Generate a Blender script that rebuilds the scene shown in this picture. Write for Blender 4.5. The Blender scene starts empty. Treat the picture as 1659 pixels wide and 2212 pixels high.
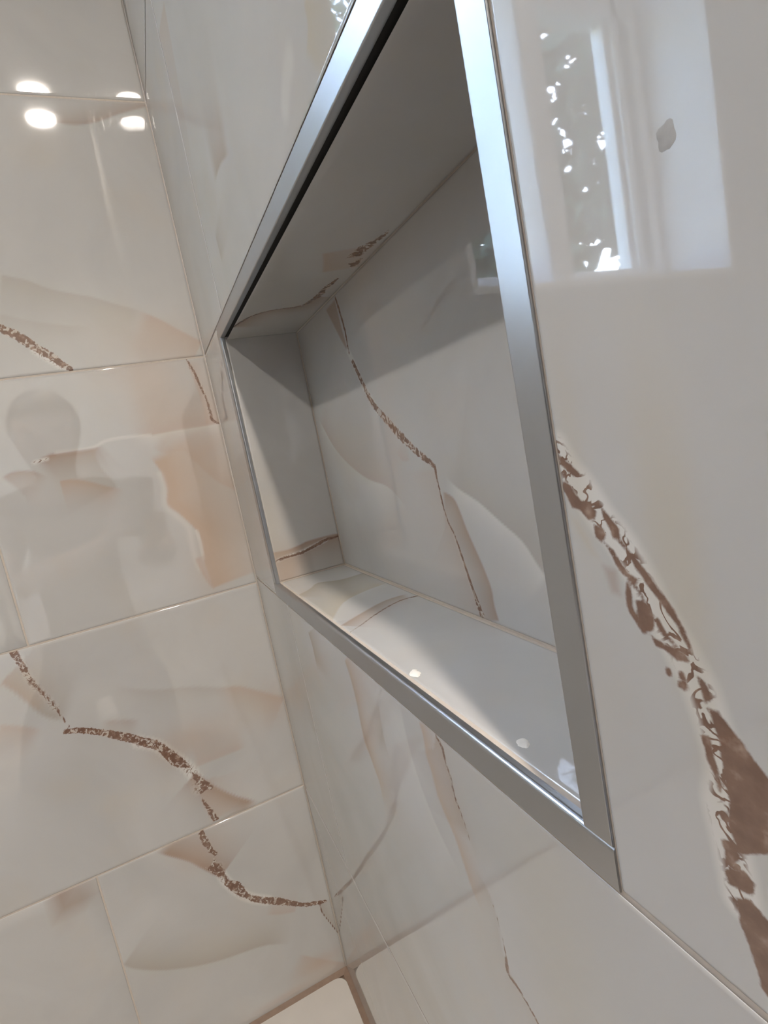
import bpy, math, random
import numpy as np
from mathutils import Matrix, Vector

random.seed(7)
rng = np.random.default_rng(7)
S = bpy.context.scene
COL = S.collection

# ------------------------------------------------------------------ camera
cam_data = bpy.data.cameras.new('camera')
cam = bpy.data.objects.new('camera', cam_data)
COL.objects.link(cam)
cam.matrix_world = Matrix([[0.4003, -0.04648, 0.9152, 0.73535], [0.89635, 0.22753, -0.3805, -0.10206], [-0.19055, 0.97266, 0.13275, 0.76768], [0.0, 0.0, 0.0, 1.0]])
cam_data.sensor_fit = 'HORIZONTAL'
cam_data.sensor_width = 36.0
cam_data.lens = 25.1760
cam_data.clip_start = 0.004
cam_data.clip_end = 200
S.camera = cam

# ------------------------------------------------------------------ exposure, world
S.view_settings.view_transform = 'Standard'
S.view_settings.look = 'None'
S.view_settings.gamma = 1.0
S.view_settings.use_curve_mapping = False
S.view_settings.exposure = 0.19
SKY = 8.3            # strength of the daylight outside the window
LAMP = 2250.0          # radiance of the recessed ceiling lamps
LAMP2 = 1050.0
world = bpy.data.worlds.new('sky')
S.world = world
world.use_nodes = True
wn = world.node_tree
wn.nodes.clear()
wo = wn.nodes.new('ShaderNodeOutputWorld')
wb = wn.nodes.new('ShaderNodeBackground')
ws = wn.nodes.new('ShaderNodeTexSky')
ws.sky_type = 'NISHITA'
ws.sun_disc = False
ws.sun_elevation = math.radians(38)
ws.sun_rotation = math.radians(200)
wb.inputs['Strength'].default_value = SKY
wn.links.new(ws.outputs[0], wb.inputs['Color'])
wn.links.new(wb.outputs[0], wo.inputs['Surface'])
S.cycles.max_bounces = 10
S.cycles.diffuse_bounces = 5
S.cycles.glossy_bounces = 6
S.cycles.transparent_max_bounces = 12
S.cycles.use_denoising = True
S.cycles.caustics_reflective = False
S.cycles.caustics_refractive = False
S.cycles.sample_clamp_indirect = 12.0

# ------------------------------------------------------------------ room numbers (metres)
TH = 0.305                                  # one tile course
RX, RY, RZ = 2.4, -2.0, 2.1                 # room: x 0..RX, y RY..0, z 0..RZ
NX0, NX1, NZ0, NZ1 = 0.1425, 0.6055, 0.633, 0.9005    # inside of the niche
FX0, FX1, FZ0, FZ1 = 0.1300, 0.6180, 0.6170, 0.9165  # outside of its metal frame
ND = 0.083                                  # niche depth
WY0, WY1, WZ0, WZ1 = -1.05, -0.27, 0.972, 1.86       # window opening in the left wall


# ------------------------------------------------------------------ helpers
def new_obj(name, verts, faces, mat=None, parent=None, smooth=False, loc=None):
    me = bpy.data.meshes.new(name)
    me.from_pydata([tuple(v) for v in verts], [], [tuple(int(i) for i in f) for f in faces])
    for m in (mat if isinstance(mat, (list, tuple)) else [mat]):
        if m: me.materials.append(m)
    me.update()
    if smooth: me.polygons.foreach_set('use_smooth', [True]*len(me.polygons))
    o = bpy.data.objects.new(name, me)
    COL.objects.link(o)
    if parent: o.parent = parent
    if loc: o.location = loc
    return o

def empty(name, loc=(0, 0, 0)):
    o = bpy.data.objects.new(name, None)
    o.empty_display_size = 0.05
    o.location = loc
    COL.objects.link(o)
    return o

def tag(o, label=None, cat=None, group=None, kind=None):
    if label: o['label'] = label
    if cat: o['category'] = cat
    if group: o['group'] = group
    if kind: o['kind'] = kind
    return o

class MB:
    """collects shapes for ONE mesh object"""
    def __init__(s): s.v = []; s.f = []; s.m = []
    def add(s, v, f, m=0):
        n = len(s.v); s.v += [tuple(map(float, p)) for p in v]
        s.f += [tuple(i+n for i in q) for q in f]; s.m += [m]*len(f)
        return s
    def box(s, a, b, m=0):
        (x0, y0, z0), (x1, y1, z1) = a, b
        v = [(x, y, z) for z in (z0, z1) for y in (y0, y1) for x in (x0, x1)]
        return s.add(v, [(0, 2, 3, 1), (4, 5, 7, 6), (0, 1, 5, 4), (2, 6, 7, 3), (0, 4, 6, 2), (1, 3, 7, 5)], m)
    def quad(s, p, m=0): return s.add(p, [tuple(range(len(p)))], m)
    def prism(s, prof, axis, a, b, m=0):
        """profile (list of 2-D points) swept along axis from a to b, capped"""
        def P(u, v, w):
            return {0: (w, u, v), 1: (u, w, v), 2: (u, v, w)}[axis]
        n = len(prof)
        v = [P(u, w, a) for u, w in prof] + [P(u, w, b) for u, w in prof]
        f = [(i, (i+1) % n, n+(i+1) % n, n+i) for i in range(n)]
        f += [tuple(range(n))[::-1], tuple(range(n, 2*n))]
        return s.add(v, f, m)
    def disc(s, c, r, n=40, up=1, m=0, r0=0.0, dz=0.0):
        v = []; f = []
        for i in range(n):
            t = 2*math.pi*i/n
            v.append((c[0]+r*math.cos(t), c[1]+r*math.sin(t), c[2]))
        if r0:
            for i in range(n):
                t = 2*math.pi*i/n
                v.append((c[0]+r0*math.cos(t), c[1]+r0*math.sin(t), c[2]+dz))
            f = [(i, (i+1) % n, n+(i+1) % n, n+i) for i in range(n)]
        else:
            f = [tuple(range(n))]
        return s.add(v, f, m)
    def build(s, name, mat, parent=None, smooth=False, bevel=0.0):
        o = new_obj(name, s.v, s.f, mat, parent, smooth)
        if isinstance(mat, (list, tuple)):
            o.data.polygons.foreach_set('material_index', s.m)
        if bevel:
            b = o.modifiers.new('bevel', 'BEVEL'); b.width = bevel; b.segments = 3
            b.limit_method = 'ANGLE'; b.angle_limit = math.radians(40)
        return o

# ------------------------------------------------------------------ materials
def mat(name, col, rough=0.5, metal=0.0, spec=0.5, ior=None):
    m = bpy.data.materials.new(name); m.use_nodes = True
    b = m.node_tree.nodes['Principled BSDF']
    b.inputs['Base Color'].default_value = (*col, 1)
    b.inputs['Roughness'].default_value = rough
    b.inputs['Metallic'].default_value = metal
    b.inputs['Specular IOR Level'].default_value = spec
    if ior: b.inputs['IOR'].default_value = ior
    return m

def noisy(m, scale, amount, detail=3.0, bump=0.0, bscale=None):
    """procedural mottling of a plain material"""
    t = m.node_tree; N = t.nodes; b = N['Principled BSDF']
    tc = N.new('ShaderNodeTexCoord'); n = N.new('ShaderNodeTexNoise')
    n.inputs['Scale'].default_value = scale; n.inputs['Detail'].default_value = detail
    mx = N.new('ShaderNodeMix'); mx.data_type = 'RGBA'
    c = b.inputs['Base Color'].default_value
    mx.inputs['A'].default_value = (*[x*(1-amount) for x in c[:3]], 1)
    mx.inputs['B'].default_value = (*[min(1, x*(1+amount)) for x in c[:3]], 1)
    t.links.new(tc.outputs['Object'], n.inputs['Vector'])
    t.links.new(n.outputs['Fac'], mx.inputs['Factor'])
    t.links.new(mx.outputs['Result'], b.inputs['Base Color'])
    if bump:
        n2 = N.new('ShaderNodeTexNoise'); n2.inputs['Scale'].default_value = bscale or scale
        n2.inputs['Detail'].default_value = 2
        bp = N.new('ShaderNodeBump'); bp.inputs['Strength'].default_value = bump; bp.inputs['Distance'].default_value = 0.001
        t.links.new(tc.outputs['Object'], n2.inputs['Vector'])
        t.links.new(n2.outputs['Fac'], bp.inputs['Height']); t.links.new(bp.outputs['Normal'], b.inputs['Normal'])
    return m

BASE = (0.410, 0.402, 0.386)
TINT = {'p': (0.395, 0.308, 0.251), 'b': (0.281, 0.205, 0.160), 'g': (0.312, 0.277, 0.232),
        'w': (0.562, 0.547, 0.517), 'o': (0.403, 0.304, 0.228), 'y': (0.418, 0.365, 0.274)}

def make_onyx():
    m = bpy.data.materials.new('polished_onyx_tile'); m.use_nodes = True
    t = m.node_tree; N = t.nodes; L = t.links.new; b = N['Principled BSDF']
    tc = N.new('ShaderNodeTexCoord')
    col = N.new('ShaderNodeAttribute'); col.attribute_name = 'tint'
    vn = N.new('ShaderNodeAttribute'); vn.attribute_name = 'vein'
    am = N.new('ShaderNodeAttribute'); am.attribute_name = 'ragged'
    # cloudy body
    n1 = N.new('ShaderNodeTexNoise'); n1.inputs['Scale'].default_value = 7; n1.inputs['Detail'].default_value = 4
    n1.inputs['Distortion'].default_value = 0.8
    L(tc.outputs['Object'], n1.inputs['Vector'])
    r1 = N.new('ShaderNodeMapRange'); r1.inputs['From Min'].default_value = .3; r1.inputs['From Max'].default_value = .7
    r1.inputs['To Min'].default_value = 0.94; r1.inputs['To Max'].default_value = 1.05
    L(n1.outputs['Fac'], r1.inputs['Value'])
    mul = N.new('ShaderNodeMix'); mul.data_type = 'RGBA'; mul.blend_type = 'MULTIPLY'; mul.inputs['Factor'].default_value = 1
    L(col.outputs['Color'], mul.inputs['A']); L(r1.outputs['Result'], mul.inputs['B'])
    # warm blotches
    n3 = N.new('ShaderNodeTexNoise'); n3.inputs['Scale'].default_value = 11; n3.inputs['Detail'].default_value = 3
    L(tc.outputs['Object'], n3.inputs['Vector'])
    r3 = N.new('ShaderNodeMapRange'); r3.inputs['From Min'].default_value = .52; r3.inputs['From Max'].default_value = .75
    r3.inputs['To Max'].default_value = 0.28
    L(n3.outputs['Fac'], r3.inputs['Value'])
    warm = N.new('ShaderNodeMix'); warm.data_type = 'RGBA'
    warm.inputs['B'].default_value = (0.426, 0.369, 0.293, 1)
    L(r3.outputs['Result'], warm.inputs['Factor']); L(mul.outputs['Result'], warm.inputs['A'])
    # ragged veins: signed distance + noise
    n2 = N.new('ShaderNodeTexNoise'); n2.inputs['Scale'].default_value = 260; n2.inputs['Detail'].default_value = 4
    n2.inputs['Roughness'].default_value = .65
    L(tc.outputs['Object'], n2.inputs['Vector'])
    s1 = N.new('ShaderNodeMath'); s1.operation = 'SUBTRACT'; s1.inputs[1].default_value = .5
    L(n2.outputs['Fac'], s1.inputs[0])
    s2 = N.new('ShaderNodeMath'); s2.operation = 'MULTIPLY'
    L(s1.outputs[0], s2.inputs[0]); L(am.outputs['Fac'], s2.inputs[1])
    s3 = N.new('ShaderNodeMath'); s3.operation = 'MULTIPLY'; s3.inputs[1].default_value = 4.0
    L(s2.outputs[0], s3.inputs[0])
    s4 = N.new('ShaderNodeMath'); s4.operation = 'ADD'
    L(s3.outputs[0], s4.inputs[0]); L(vn.outputs['Fac'], s4.inputs[1])
    mk = N.new('ShaderNodeMapRange'); mk.interpolation_type = 'SMOOTHSTEP'
    mk.inputs['From Min'].default_value = -0.00035; mk.inputs['From Max'].default_value = 0.0006
    L(s4.outputs[0], mk.inputs['Value'])
    n4 = N.new('ShaderNodeTexNoise'); n4.inputs['Scale'].default_value = 190; n4.inputs['Detail'].default_value = 3
    L(tc.outputs['Object'], n4.inputs['Vector'])
    vr = N.new('ShaderNodeValToRGB')
    vr.color_ramp.elements[0].position = .36; vr.color_ramp.elements[0].color = (0.137, 0.080, 0.057, 1)
    vr.color_ramp.elements[1].position = .72; vr.color_ramp.elements[1].color = (0.274, 0.190, 0.144, 1)
    e = vr.color_ramp.elements.new(.56); e.color = (0.171, 0.103, 0.073, 1)
    L(n4.outputs['Fac'], vr.inputs['Fac'])
    n5 = N.new('ShaderNodeTexNoise'); n5.inputs['Scale'].default_value = 160; n5.inputs['Detail'].default_value = 2
    n5.inputs['Distortion'].default_value = 1.2
    L(tc.outputs['Object'], n5.inputs['Vector'])
    r5 = N.new('ShaderNodeMapRange'); r5.inputs['From Min'].default_value = .53; r5.inputs['From Max'].default_value = .60; r5.inputs['To Max'].default_value = .85
    L(n5.outputs['Fac'], r5.inputs['Value'])
    gate = N.new('ShaderNodeMapRange'); gate.inputs['From Min'].default_value = .0007; gate.inputs['From Max'].default_value = .0012
    L(am.outputs['Fac'], gate.inputs['Value'])
    g2 = N.new('ShaderNodeMath'); g2.operation = 'MULTIPLY'; L(r5.outputs['Result'], g2.inputs[0]); L(gate.outputs['Result'], g2.inputs[1])
    fleck = N.new('ShaderNodeMix'); fleck.data_type = 'RGBA'; fleck.inputs['B'].default_value = (0.471, 0.426, 0.372, 1)
    L(g2.outputs[0], fleck.inputs['Factor']); L(vr.outputs['Color'], fleck.inputs['A'])
    # thin brown threads running through the white quartz bands
    wb_ = N.new('ShaderNodeAttribute'); wb_.attribute_name = 'web'
    n6 = N.new('ShaderNodeTexNoise'); n6.inputs['Scale'].default_value = 140; n6.inputs['Detail'].default_value = 2.5; n6.inputs['Distortion'].default_value = .8
    L(tc.outputs['Object'], n6.inputs['Vector'])
    a6 = N.new('ShaderNodeMath'); a6.operation = 'SUBTRACT'; a6.inputs[1].default_value = .5; L(n6.outputs['Fac'], a6.inputs[0])
    b6 = N.new('ShaderNodeMath'); b6.operation = 'ABSOLUTE'; L(a6.outputs[0], b6.inputs[0])
    c6 = N.new('ShaderNodeMapRange'); c6.inputs['From Min'].default_value = .046; c6.inputs['From Max'].default_value = .028
    L(b6.outputs[0], c6.inputs['Value'])
    d6 = N.new('ShaderNodeMath'); d6.operation = 'MULTIPLY'; L(c6.outputs['Result'], d6.inputs[0]); L(wb_.outputs['Fac'], d6.inputs[1])
    mx6 = N.new('ShaderNodeMath'); mx6.operation = 'MAXIMUM'; L(d6.outputs[0], mx6.inputs[0]); L(mk.outputs['Result'], mx6.inputs[1])
    fin = N.new('ShaderNodeMix'); fin.data_type = 'RGBA'
    L(mx6.outputs[0], fin.inputs['Factor']); L(warm.outputs['Result'], fin.inputs['A']); L(fleck.outputs['Result'], fin.inputs['B'])
    L(fin.outputs['Result'], b.inputs['Base Color'])
    b.inputs['Roughness'].default_value = 0.025
    b.inputs['IOR'].default_value = 1.62
    # the slightly wavy polish of a big porcelain tile
    nb = N.new('ShaderNodeTexNoise'); nb.inputs['Scale'].default_value = 9; nb.inputs['Detail'].default_value = 1
    L(tc.outputs['Object'], nb.inputs['Vector'])
    bp = N.new('ShaderNodeBump'); bp.inputs['Strength'].default_value = 0.10; bp.inputs['Distance'].default_value = 0.002
    L(nb.outputs['Fac'], bp.inputs['Height']); L(bp.outputs['Normal'], b.inputs['Normal'])
    return m

ONYX = make_onyx()
GROUT = noisy(mat('cream_grout', (0.44, 0.385, 0.33), 0.75), 300, .12)
SEAL = noisy(mat('brown_silicone', (0.185, 0.125, 0.09), 0.45), 120, .2)
PAINT = noisy(mat('white_wall_paint', (0.74, 0.73, 0.72), 0.6), 30, .03)
GREYP = noisy(mat('grey_wall_paint', (0.09, 0.088, 0.092), 0.6), 30, .03)
FLOORM = noisy(mat('pale_floor_tile', (0.47, 0.44, 0.405), 0.22), 25, .06)
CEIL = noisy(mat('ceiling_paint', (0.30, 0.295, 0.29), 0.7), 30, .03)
WHITE = noisy(mat('white_window_vinyl', (0.84, 0.85, 0.87), 0.35), 40, .02)
LEAF = noisy(mat('leaf_green', (0.026, 0.042, 0.018), 0.6), 3, .5)
BARK = noisy(mat('bark', (0.10, 0.075, 0.055), 0.9), 20, .4)
SOIL = noisy(mat('garden_soil', (0.10, 0.11, 0.06), 0.95), 4, .4)
SHADOWGAP = noisy(mat('black_gap_shade', (0.015, 0.014, 0.013), 0.9), 100, .2)  # black colour stands in for the shade inside an open joint
SPECK = noisy(mat('white_residue', (0.66, 0.63, 0.58), 0.6), 500, .06)
SMUDGE = noisy(mat('dried_grey_smudge', (0.33, 0.325, 0.315), 0.85), 400, .15)

def make_metal():
    m = mat('brushed_aluminium', (0.44, 0.45, 0.465), 0.30, 1.0)
    t = m.node_tree; N = t.nodes; b = N['Principled BSDF']
    tc = N.new('ShaderNodeTexCoord'); n = N.new('ShaderNodeTexNoise')
    n.inputs['Scale'].default_value = 40; n.inputs['Detail'].default_value = 3
    r = N.new('ShaderNodeMapRange'); r.inputs['To Min'].default_value = .27; r.inputs['To Max'].default_value = .33
    t.links.new(tc.outputs['Object'], n.inputs['Vector']); t.links.new(n.outputs['Fac'], r.inputs['Value'])
    t.links.new(r.outputs['Result'], b.inputs['Roughness'])
    return m
METAL = make_metal()

def make_glass():
    m = bpy.data.materials.new('window_glass'); m.use_nodes = True
    t = m.node_tree; t.nodes.clear()
    o = t.nodes.new('ShaderNodeOutputMaterial'); mx = t.nodes.new('ShaderNodeMixShader')
    tr = t.nodes.new('ShaderNodeBsdfTransparent'); gl = t.nodes.new('ShaderNodeBsdfGlossy')
    fr = t.nodes.new('ShaderNodeMath'); fr.operation = 'MULTIPLY_ADD'; fr.inputs[1].default_value = .45; fr.inputs[2].default_value = .04
    lw = t.nodes.new('ShaderNodeLayerWeight'); lw.inputs['Blend'].default_value = .25; t.links.new(lw.outputs['Facing'], fr.inputs[0])
    tr.inputs['Color'].default_value = (.97, .985, .98, 1); gl.inputs['Roughness'].default_value = 0.0
    t.links.new(fr.outputs[0], mx.inputs[0]); t.links.new(tr.outputs[0], mx.inputs[1])
    t.links.new(gl.outputs[0], mx.inputs[2]); t.links.new(mx.outputs[0], o.inputs[0])
    return m
GLASS = make_glass()

def lamp_mat(name, strength, tone=(1.0, .905, .80)):
    m = bpy.data.materials.new(name); m.use_nodes = True
    t = m.node_tree; b = t.nodes['Principled BSDF']
    b.inputs['Base Color'].default_value = (.9, .88, .85, 1)
    b.inputs['Emission Color'].default_value = (*tone, 1)
    b.inputs['Emission Strength'].default_value = strength
    return m
LENS = lamp_mat('lamp_lens', LAMP)
LENS2 = lamp_mat('lamp_lens_second', LAMP2*1.3, (1.0, .955, .90))

# ------------------------------------------------------------------ the stone pattern (in metres on each surface)
# E wash with one crisp side | V, L dark veins | B white band | P patch | G soft blotch
PAT = {
 'left': [
  ('E',[(-0.1105,1.1932),(-0.0827,1.1905),(-0.0569,1.1957),(-0.0347,1.2044),(0.0005,1.2152)],1,0.018,0.5,'b',(0.15,0.02)),
  ('E',[(-0.1982,1.0286),(-0.1731,1.0205),(-0.1524,1.0093),(-0.1115,0.9975),(-0.0885,0.9876),(-0.0597,0.9764)],-1,0.05,0.35,'g',(0.02,0.1)),
  ('E',[(-0.0693,0.9806),(-0.0433,0.9655),(-0.0245,0.9512),(0.0011,0.9335)],-1,0.07,0.6,'p',(0.25,0.02)),
  ('E',[(-0.2085,0.9863),(-0.1836,0.9769),(-0.1481,0.9679),(-0.1196,0.9636)],-1,0.03,0.25,'g',(0.02,0.3)),
  ('G',(-0.0471,0.9374),0.06,0.03,0.35,'p'),
  ('L',[(-0.2234,0.9795),(-0.2123,0.9708),(-0.1988,0.9618),(-0.1839,0.9472),(-0.1703,0.9351),(-0.1609,0.9244),(-0.1543,0.9176)],(0.008,0.009,0.01,0.01,0.009,0.008,0.006),0.0022),
  ('B',[(-0.1849,0.9431),(-0.1715,0.9304),(-0.1596,0.9199)],0.004,0.002,0.7,'w'),
  ('L',[(-0.0234,0.9151),(-0.019,0.9019),(-0.0157,0.8882),(-0.0134,0.8746),(-0.01,0.8607),(-0.0093,0.8449),(-0.0086,0.8335),(-0.0,0.8271)],(0.002,0.003,0.0035,0.003,0.0025,0.003,0.004,0.002),0.0012),
  ('B',[(-0.0211,0.9065),(-0.0146,0.8837),(-0.0106,0.8631),(-0.0099,0.845),(-0.0087,0.8331),(-0.0,0.8271)],0.0018,0.0012,0.7,'w'),
  ('E',[(-0.0238,0.9134),(-0.0193,0.8821),(-0.0169,0.8595),(-0.0166,0.8416),(-0.0186,0.8284)],1,0.02,0.55,'p',(0.1,0.02)),
  ('E',[(0.0037,0.8287),(-0.0187,0.8279),(-0.0594,0.8281),(-0.0886,0.8266),(-0.1122,0.8286)],-1,0.06,0.55,'p',(0.02,0.3)),
  ('E',[(0.0037,0.8287),(-0.0187,0.8279),(-0.0594,0.8281),(-0.0886,0.8266),(-0.1122,0.8286)],1,0.012,0.5,'w',(0.02,0.3)),
  ('G',(-0.0721,0.8775),0.035,0.05,0.45,'p'),
  ('G',(-0.0812,0.9073),0.05,0.02,0.3,'p'),
  ('E',[(-0.0942,0.8029),(-0.0861,0.7848),(-0.0838,0.7699),(-0.0836,0.7553),(-0.0872,0.7381),(-0.0761,0.7242),(-0.0666,0.7093),(-0.0582,0.694),(-0.0585,0.6782),(-0.0594,0.662),(-0.0589,0.6429),(-0.0563,0.6171)],1,0.065,0.95,'o',(0.08,0.02)),
  ('B',[(-0.0866,0.7783),(-0.0856,0.7602),(-0.0896,0.7386),(-0.0781,0.7201),(-0.0689,0.7041),(-0.0694,0.688),(-0.0698,0.6672),(-0.0667,0.6475)],0.0032,0.005,0.4,'w'),
  ('B',[(-0.0607,0.6974),(-0.0591,0.6807),(-0.0605,0.6599)],0.002,0.002,0.6,'w'),
  ('E',[(-0.0703,0.665),(-0.0672,0.6453),(-0.0609,0.6245),(-0.0563,0.6171)],1,0.02,0.7,'p',(0.1,0.02)),
  ('E',[(-0.053,0.8007),(-0.0385,0.7798),(-0.0219,0.7558),(0.0011,0.7369)],1,0.05,0.5,'p',(0.2,0.05)),
  ('E',[(-0.09,0.812),(-0.0737,0.8024),(-0.051,0.8003),(-0.0369,0.7773)],1,0.04,0.4,'p',(0.2,0.2)),
  ('G',(-0.0541,0.6467),0.025,0.05,0.4,'p'),
  ('G',(-0.0417,0.7653),0.05,0.06,0.35,'p'),
  ('E',[(-0.2172,0.8177),(-0.2014,0.8236),(-0.189,0.8245),(-0.1767,0.8245),(-0.1642,0.8243),(-0.1491,0.8237),(-0.1403,0.8278)],-1,0.025,0.75,'b',(0.2,0.2)),
  ('B',[(-0.1914,0.8249),(-0.1717,0.8246),(-0.1514,0.8245),(-0.1374,0.8294),(-0.1174,0.8302),(-0.0869,0.8275)],0.0016,0.0022,0.55,'w'),
  ('B',[(-0.2159,0.8181),(-0.2022,0.82)],0.002,0.002,0.8,'w'),
  ('E',[(-0.1968,0.7919),(-0.1882,0.7919),(-0.181,0.791),(-0.1659,0.7854),(-0.1522,0.7777),(-0.1369,0.7705),(-0.1284,0.7668)],-1,0.022,0.8,'p',(0.02,0.3)),
  ('E',[(-0.2514,0.8061),(-0.2447,0.8101),(-0.2362,0.8118),(-0.2215,0.8095),(-0.2132,0.8044),(-0.203,0.7967)],-1,0.03,0.5,'b',(0.1,0.4)),
  ('E',[(-0.1527,0.8193),(-0.1516,0.8077),(-0.148,0.7954),(-0.141,0.7809),(-0.1369,0.7705)],-1,0.05,0.35,'g',(0.1,0.1)),
  ('L',[(-0.288,0.6111),(-0.2838,0.5915),(-0.281,0.5751),(-0.2761,0.562),(-0.2694,0.5466),(-0.2629,0.5297),(-0.2588,0.5121),(-0.2537,0.4982)],(0.008,0.007,0.006,0.004,0.003,0.003,0.003,0.001),0.0018),
  ('B',[(-0.2855,0.6074),(-0.2823,0.5882),(-0.2805,0.5721),(-0.2757,0.559),(-0.2689,0.5436),(-0.2632,0.5284)],0.0035,0.0025,0.75,'w'),
  ('E',[(-0.3082,0.5783),(-0.2967,0.5614),(-0.286,0.5402),(-0.278,0.5256),(-0.2704,0.5182),(-0.2539,0.5072)],1,0.045,0.65,'g',(0.02,0.2)),
  ('E',[(-0.3082,0.5783),(-0.2967,0.5614),(-0.286,0.5402),(-0.278,0.5256)],1,0.025,0.45,'p',(0.02,0.3)),
  ('L',[(-0.2605,0.4969),(-0.2476,0.4931),(-0.2322,0.4854),(-0.2147,0.4739),(-0.1947,0.46),(-0.1837,0.4507)],(0.006,0.007,0.008,0.01,0.011,0.01),0.0014),
  ('L',[(-0.1828,0.4543),(-0.169,0.4444),(-0.1567,0.4265),(-0.1486,0.4134),(-0.1392,0.3957)],(0.004,0.005,0.005,0.005,0.004),0.0012),
  ('L',[(-0.1843,0.4478),(-0.1708,0.4367),(-0.1637,0.4264),(-0.1547,0.4113),(-0.1503,0.4062),(-0.1398,0.3966)],(0.006,0.005,0.006,0.01,0.012,0.004),0.0018),
  ('B',[(-0.1885,0.4527),(-0.17,0.4401),(-0.1577,0.4222),(-0.1474,0.4065),(-0.1395,0.3917),(-0.1348,0.3749),(-0.1349,0.3618)],0.008,0.003,0.75,'w'),
  ('V',[(-0.1347,0.3853),(-0.1266,0.3727),(-0.1153,0.3559),(-0.1195,0.3529),(-0.1259,0.3569),(-0.1349,0.3519),(-0.1349,0.3684)],0.0012),
  ('V',[(-0.1345,0.3511),(-0.1299,0.3396),(-0.1237,0.3216),(-0.1193,0.3083),(-0.1275,0.309),(-0.1316,0.3255),(-0.1347,0.3403)],0.0015),
  ('L',[(-0.1374,0.3826),(-0.1345,0.3698)],(0.004,0.004),0.0015),
  ('E',[(-0.1347,0.3853),(-0.1157,0.3568),(-0.0918,0.3298),(-0.0641,0.308)],-1,0.025,1.0,'b',(0.02,0.2)),
  ('E',[(-0.1329,0.3707),(-0.1344,0.3517),(-0.1316,0.3255),(-0.1275,0.309)],1,0.04,0.5,'p',(0.02,0.02)),
  ('E',[(-0.2043,0.5394),(-0.1777,0.5212),(-0.1536,0.5105),(-0.1278,0.5035),(-0.1013,0.4954),(-0.0749,0.4835),(-0.0551,0.478),(-0.0337,0.4639),(0.0007,0.44)],-1,0.022,0.35,'g',(0.2,0.02)),
  ('E',[(-0.0857,0.4876),(-0.0551,0.478),(-0.0337,0.4639),(0.0007,0.44)],-1,0.03,0.6,'p',(0.3,0.02)),
  ('E',[(-0.2248,0.4953),(-0.2058,0.4899),(-0.1772,0.4783)],-1,0.02,0.35,'b',(0.3,0.3)),
  ('G',(-0.1307,0.4298),0.05,0.025,0.5,'p'),
  ('G',(-0.0164,0.4376),0.02,0.03,0.4,'p'),
  ('E',[(-0.1337,0.3923),(-0.1076,0.3921),(-0.0776,0.3922),(-0.0623,0.3922)],1,0.03,0.5,'p',(0.1,0.2)),
  ('E',[(-0.32,0.5299),(-0.298,0.5189),(-0.2803,0.5064)],-1,0.03,0.5,'p',(0.02,0.3)),
  ('V',[(-0.1493,0.302),(-0.1426,0.3059),(-0.1382,0.2842),(-0.1359,0.2681),(-0.142,0.2737),(-0.1472,0.2832)],0.0014),
  ('V',[(-0.1566,0.2612),(-0.1489,0.2502),(-0.143,0.2528),(-0.1381,0.2614),(-0.1363,0.2469),(-0.1344,0.2252),(-0.1431,0.2368)],0.0014),
  ('L',[(-0.1407,0.273),(-0.1352,0.265)],(0.006,0.006),0.002),
  ('L',[(-0.136,0.2484),(-0.1321,0.2325),(-0.1295,0.2173)],(0.004,0.004,0.004),0.0018),
  ('L',[(-0.1312,0.2165),(-0.1205,0.1965),(-0.1093,0.1842),(-0.0929,0.1727)],(0.006,0.006,0.005,0.004),0.0016),
  ('L',[(-0.1295,0.2173),(-0.1207,0.2089),(-0.1133,0.1942),(-0.1071,0.1801),(-0.0943,0.1666)],(0.005,0.012,0.006,0.006,0.004),0.0018),
  ('L',[(-0.0909,0.1672),(-0.074,0.1561),(-0.057,0.1434),(-0.0381,0.1296),(-0.0239,0.124),(-0.0083,0.1184)],(0.009,0.011,0.008,0.006,0.006,0.005),0.0013),
  ('B',[(-0.1353,0.2446),(-0.1325,0.2241),(-0.1211,0.2004),(-0.1069,0.1807),(-0.0852,0.164)],0.007,0.003,0.75,'w'),
  ('E',[(-0.2047,0.3034),(-0.1886,0.2893),(-0.1677,0.2695),(-0.1567,0.2545),(-0.1362,0.2279)],1,0.035,0.95,'b',(0.2,0.02)),
  ('G',(-0.1539,0.2774),0.03,0.025,0.4,'p'),
  ('L',[(-0.0176,0.1177),(-0.0161,0.1037),(-0.0097,0.0847),(0.0026,0.0504)],(0.002,0.002,0.002,0.001),0.001),
  ('E',[(-0.0176,0.1177),(-0.0161,0.1037),(-0.0097,0.0847),(0.0026,0.0504)],1,0.02,0.5,'g',(0.02,0.1)),
  ('E',[(-0.0956,0.1465),(-0.0724,0.134),(-0.0508,0.1258)],1,0.02,0.5,'p',(0.3,0.1)),
  ('E',[(-0.3172,0.3038),(-0.3132,0.2854),(-0.307,0.2654)],1,0.03,1.1,'b',(0.02,0.1)),
  ('E',[(-0.273,0.1779),(-0.2615,0.1646),(-0.2431,0.1504),(-0.2236,0.1386),(-0.1925,0.1242),(-0.1592,0.1137),(-0.1297,0.1077),(-0.0996,0.0999),(-0.0643,0.08)],1,0.035,0.6,'g',(0.02,0.2)),
  ('G',(-0.0371,0.0307),0.03,0.012,0.6,'p'),
  ('G',(-0.0913,0.0106),0.05,0.006,0.5,'p'),
  ('E',[(-0.0647,0.0634),(-0.03,0.0321),(0.0037,0.0049)],-1,0.03,0.5,'p',(0.2,0.02)),
 ],
 'right': [
  ('B',[(0.6188,0.7558),(0.6223,0.7496),(0.6268,0.7447),(0.6316,0.7372),(0.6364,0.7318),(0.641,0.7239),(0.6445,0.7163),(0.6493,0.7078),(0.6532,0.7003),(0.6553,0.693),(0.6571,0.6856),(0.6578,0.6778),(0.6559,0.669),(0.6567,0.6617),(0.6577,0.6523),(0.6582,0.6455)],0.0050,0.0026,0.85,'w'),
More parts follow.
